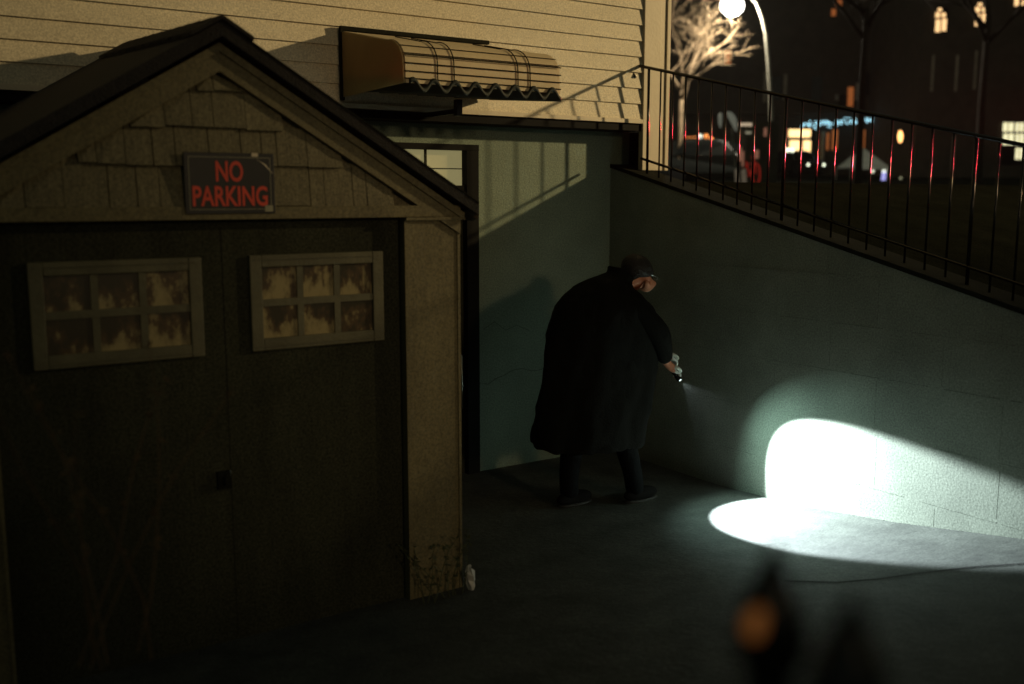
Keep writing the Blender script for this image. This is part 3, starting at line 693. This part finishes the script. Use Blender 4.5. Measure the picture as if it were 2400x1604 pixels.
# reflections along the car roofline, put in as glowing beads
al = empty('roofline_reflections', at(1640, 325, 43), 'orange and white reflections on the dark car roofline, put in as glowing beads', 'string lights')
for i, (x, y) in enumerate(((1604, 323), (1612, 323), (1620, 323), (1628, 323), (1641, 320), (1655, 320), (1667, 327), (1672, 333), (1668, 344), (1667, 353))):
    wcol = i in (4, 7); r_ = .05 if i < 4 else .11
    MB().ell(at(x, y, 43), (r_, r_, r_), 1).build('bulb', em('amber_glint' if not wcol else 'white_glint', (1, .33, .08) if not wcol else (.8, .9, .8), .35 if i < 4 else .8), al)  # each glowing bead stands in for one reflection
MB().tube([at(x, y, 43.1) for x, y in ((1600, 323), (1640, 321), (1655, 320), (1667, 327), (1674, 335), (1680, 365), (1684, 400))], .02, 5).build('light_cable', M['black'], al)  # added thread joining the reflection beads
# folded parasol (pale, leaf shaped)
pl = empty('folded_parasol', gpt(1725, 36), 'pale folded canvas parasol leaning on the pavement beyond the railing', 'parasol')
def leaf(pts, D, name):
    m_ = MB(); m_.prism([at(x, y, D) for x, y in pts], fw*.18).build(name, mat('glowing_parasol_canvas', (.5, .5, .42), .8, var=.3, vscale=2, emit=(.35, .36, .28), estr=.25), pl)  # brightness of the canvas put in as emission
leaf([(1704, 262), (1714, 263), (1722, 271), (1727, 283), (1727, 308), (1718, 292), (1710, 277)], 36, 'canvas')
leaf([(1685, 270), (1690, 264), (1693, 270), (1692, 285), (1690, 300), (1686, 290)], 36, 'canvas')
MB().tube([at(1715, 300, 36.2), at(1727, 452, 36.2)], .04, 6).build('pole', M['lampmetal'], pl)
# white vehicle-like kiosk behind (pale top edge), bicycle with red frame
bk = empty('bicycle', gpt(1770, 34), 'red bicycle standing on the pavement beyond the railing', 'bicycle')
def ringp(cx_, cy_, rx, ry, D, r):
    return [at(cx_+rx*math.cos(2*math.pi*i/20), cy_+ry*math.sin(2*math.pi*i/20), D) for i in range(21)]
M['redp'] = mat('glowing_red_paint', (.6, .03, .02), .35, emit=(.9, .05, .03), estr=.15, var=.1)  # red paint, with the light on it added as emission
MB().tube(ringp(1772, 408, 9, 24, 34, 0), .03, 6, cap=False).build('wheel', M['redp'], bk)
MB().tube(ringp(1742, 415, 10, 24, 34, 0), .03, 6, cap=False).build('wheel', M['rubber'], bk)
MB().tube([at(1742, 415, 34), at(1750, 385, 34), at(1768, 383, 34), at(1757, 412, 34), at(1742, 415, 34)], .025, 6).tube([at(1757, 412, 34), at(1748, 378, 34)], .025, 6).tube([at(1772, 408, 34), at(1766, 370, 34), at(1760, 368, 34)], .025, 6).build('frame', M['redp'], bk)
MB().obox(at(1744, 377, 34), at(1752, 377, 34), .1, .04).build('saddle', M['black'], bk)
# kiosk with shelves between parasol and bicycle
ks = empty('news_kiosk', gpt(1755, 38), 'dim kiosk with a pale top board behind the red bicycle', 'kiosk')
panel(1728, 1800, 290, 440, 38, 'kiosk_body', mat('kiosk_paint', (.10, .11, .08), .6, var=.5, vscale=1.2), ks, 1.2)
panel(1731, 1762, 289, 296, 38, 'top_board', em('kiosk_board_glow', (.8, .62, .42), .55), ks, .05, 1.25)  # board glows by emission in place of light falling on it
panel(1747, 1760, 309, 314, 38, 'notice', em('kiosk_notice_glow', (.6, .55, .38), .35), ks, .05, 1.25)  # notice brightened by emission too
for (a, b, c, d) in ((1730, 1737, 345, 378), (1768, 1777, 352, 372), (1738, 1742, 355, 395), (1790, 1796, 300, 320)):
    panel(a, b, c, d, 38, 'shelf_goods', em('kiosk_goods_glow', (.5, .22, .14), .35), ks, .05, 1.25)  # light on the goods put into the material as emission
# leaning pale slats
bs = empty('leaning_boards', gpt(1737, 33), 'two pale boards leaning together below the folded parasol', 'boards')
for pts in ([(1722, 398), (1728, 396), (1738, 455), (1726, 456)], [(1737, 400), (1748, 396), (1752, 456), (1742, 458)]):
    MB().prism([at(x, y, 33) for x, y in pts], fw*.06).build('board', mat('glowing_pale_board', (.5, .42, .3), .7, emit=(.5, .4, .28), estr=.12, var=.4, vscale=3), bs)  # weak emission stands in for light on the wood
# small street lights low on the ground
for i, (x, y, D, lab, c, st, r) in enumerate(((1815, 431, 40, 'small white marker light on the pavement left of the lit doorway', (1, .95, .75), 2.0, .09), (1845, 352, 55, 'left lamp of the close white pair beside the doorway', (.95, 1, .75), 2.0, .12), (1857, 352, 55, 'right lamp of the close white pair beside the doorway', (.95, 1, .75), 2.0, .12), (1906, 450, 44, 'bright pinkish ground light below the lit doorway', (1, .85, .75), 2.5, .09), (2111, 418, 50, 'faint light beyond the canopy', (.5, .5, .3), .4, .07), (2045, 402, 50, 'faint white light under the peaked canopy', (.9, .9, .7), .9, .09), (2232, 455, 40, 'faint yellow light right of the low tan wall', (.6, .6, .3), .9, .05), (2190, 446, 40, 'dim pale light above the olive cabinet', (.5, .52, .4), .3, .12))):
    o = empty('marker_light', at(x, y, D), lab, 'light', 'small lights along the street')
    MB().ell(at(x, y, D), (r, r, r), 2).build('bulb', em('marker_glow', c, st), o, smooth=True)
    q = at(x, y, D); MB().tube([Vector((q.x, q.y, hz(q))), q-UP*r*.9], .02, 6).build('stake', M['black'], o)
tl = empty('tail_light_strip', at(1920, 451, 44), 'short pinkish light strip on the ground beside the bright ground light', 'light')
MB().obox(at(1909, 451, 44), at(1930, 450, 44), .05, .10).build('strip', em('strip_glow', (1, .6, .5), .5), tl)
# low tan wall and utility cabinet beyond the railing
lw_ = empty('low_wall', gpt(2085, 14), 'low tan wall seen through the pickets of the railing', 'wall')
panel(2022, 2145, 464, 530, 14, 'wall_face', mat('tan_render', (.30, .22, .10), .9, var=.3, vscale=3), lw_, .2)
panel(2018, 2149, 461, 464.5, 14, 'wall_cap', M['cap'], lw_, .24)
uc = empty('utility_cabinet', gpt(2215, 11), 'olive utility cabinet with a pale right edge behind the railing', 'cabinet')
panel(2160, 2246, 480, 600, 11, 'cabinet_body', mat('olive_cabinet', (.17, .17, .09), .6, var=.3, vscale=3), uc, .4)
panel(2247, 2253, 482, 600, 11, 'cabinet_edge', mat('pale_edge', (.6, .58, .38), .6, var=.1), uc, .4)
panel(2157, 2256, 476, 480, 11, 'cabinet_lid', M['cap'], uc, .44)
# ------------------------------------------------------------------ near fence with spear finials (out of focus)
nf = empty('spear_fence', at(1815, 1700, .8), 'blurred iron fence with spear tips close to the lens, bottom right', 'fence')
def spear(px, py, D, s):
    t = at(px, py, D); x, y, z = t
    MB().tube([t, t-UP*.014*s, t-UP*.035*s, t-UP*.055*s, t-UP*.07*s, t-UP*.085*s, t-UP*.35], [.0012, .006*s, .015*s, .019*s, .012*s, .011*s, .011*s], 10).build('picket', M['iron'], nf, smooth=True)
    return t
t1 = spear(1815, 1262, .80, 1.7); t2 = spear(2002, 1375, .66, 1.7)
t0 = t1-UP*.26; d = (t2-t1); d.z = 0
MB().tube([t0-d*1.2, t0+d*3], .012, 8).build('rail', M['iron'], nf)
am = empty('amber_blob', at(1775, 1462, .78), 'blurred amber blob beside the spear fence tip, its glow put in as emission', 'blob')
MB().ell(at(1775, 1462, .78), (.015, .006, .014), 2).build('blob_body', em('amber_glow', (.80, .28, .07), .11), am, smooth=True)  # stand-in bead, its amber light put in as emission
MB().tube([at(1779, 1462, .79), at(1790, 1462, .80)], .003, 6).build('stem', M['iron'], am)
# ------------------------------------------------------------------ weeds by the column, dry stalks bottom left
M['leafd'] = mat('dry_leaf', (.16, .09, .035), .8, var=.4, vscale=20)
M['leafg'] = mat('weed_leaf', (.06, .07, .025), .8, var=.4, vscale=20)
def weed(name, base, h, n, seed, label, m, spread=.12, cat='plant'):
    rn = random.Random(seed); o = empty(name, base, label, cat); st = MB(); lf = MB()
    for i in range(n):
        p = Vector(base) + Vector((rn.uniform(-spread, spread), rn.uniform(-.04, .04), 0)); d = Vector((rn.gauss(0, .35), rn.gauss(0, .2), 1)).normalized(); pts = [p]
        for k in range(6):
            d = (d+Vector((rn.gauss(0, .15), rn.gauss(0, .12), 0))).normalized(); pts.append(pts[-1]+d*h/6*rn.uniform(.7, 1.1))
        st.tube(pts, [.003, .003, .0025, .0022, .002, .0015, .001], 5)
        for k in range(2, 7):
            for q in range(3):
                a = Vector((rn.gauss(0, 1), rn.gauss(0, 1), rn.gauss(.2, .6))).normalized(); b_ = a.cross(UP).normalized()
                c0 = pts[k]; L_ = rn.uniform(.015, .04)
                lf.bm.faces.new([lf.bm.verts.new(v) for v in (c0, c0+a*L_*.5+b_*L_*.28, c0+a*L_, c0+a*L_*.5-b_*L_*.28)])
    st.build('stem', m, o); lf.build('foliage', m, o)
weed('weed', (-2.72, GY-.12, gz(GY)), .38, 9, 2, 'straggly weeds growing at the foot of the garage column', M['leafg'])
weed('dry_plant', at(250, 1560, 2.6), 1.0, 7, 8, 'dim dry brown stalks at the bottom left before the garage door', M['leafd'], .12)
lt = empty('crumpled_bag', (-2.545, GY-.05, gz(GY)+.05), 'scrap of crumpled white plastic at the foot of the garage column', 'litter')
cbm = MB().ell((-2.545, GY-.06, gz(GY)+.06), (.022, .03, .07), 2)
for v in cbm.bm.verts: v.co += Vector((random.gauss(0, .006), random.gauss(0, .006), random.gauss(0, .008)))
cbm.build('plastic', mat('white_plastic', (.6, .62, .6), .4, var=.2), lt)

# ------------------------------------------------------------------ air
hz_m = bpy.data.materials.new('night_air'); hz_m.use_nodes = True; nt = hz_m.node_tree
nt.nodes.remove(nt.nodes['Principled BSDF'])
pv = nt.nodes.new('ShaderNodeVolumePrincipled'); pv.inputs['Density'].default_value = 0.0003; pv.inputs['Color'].default_value = (.9, .92, .85, 1)
pv.inputs['Anisotropy'].default_value = 0.3
nt.links.new(pv.outputs[0], nt.nodes['Material Output'].inputs['Volume'])
hb_ = MB().box(-40, 260, -40, 320, -3, 34).build('haze', hz_m); tag(hb_, kind='stuff')
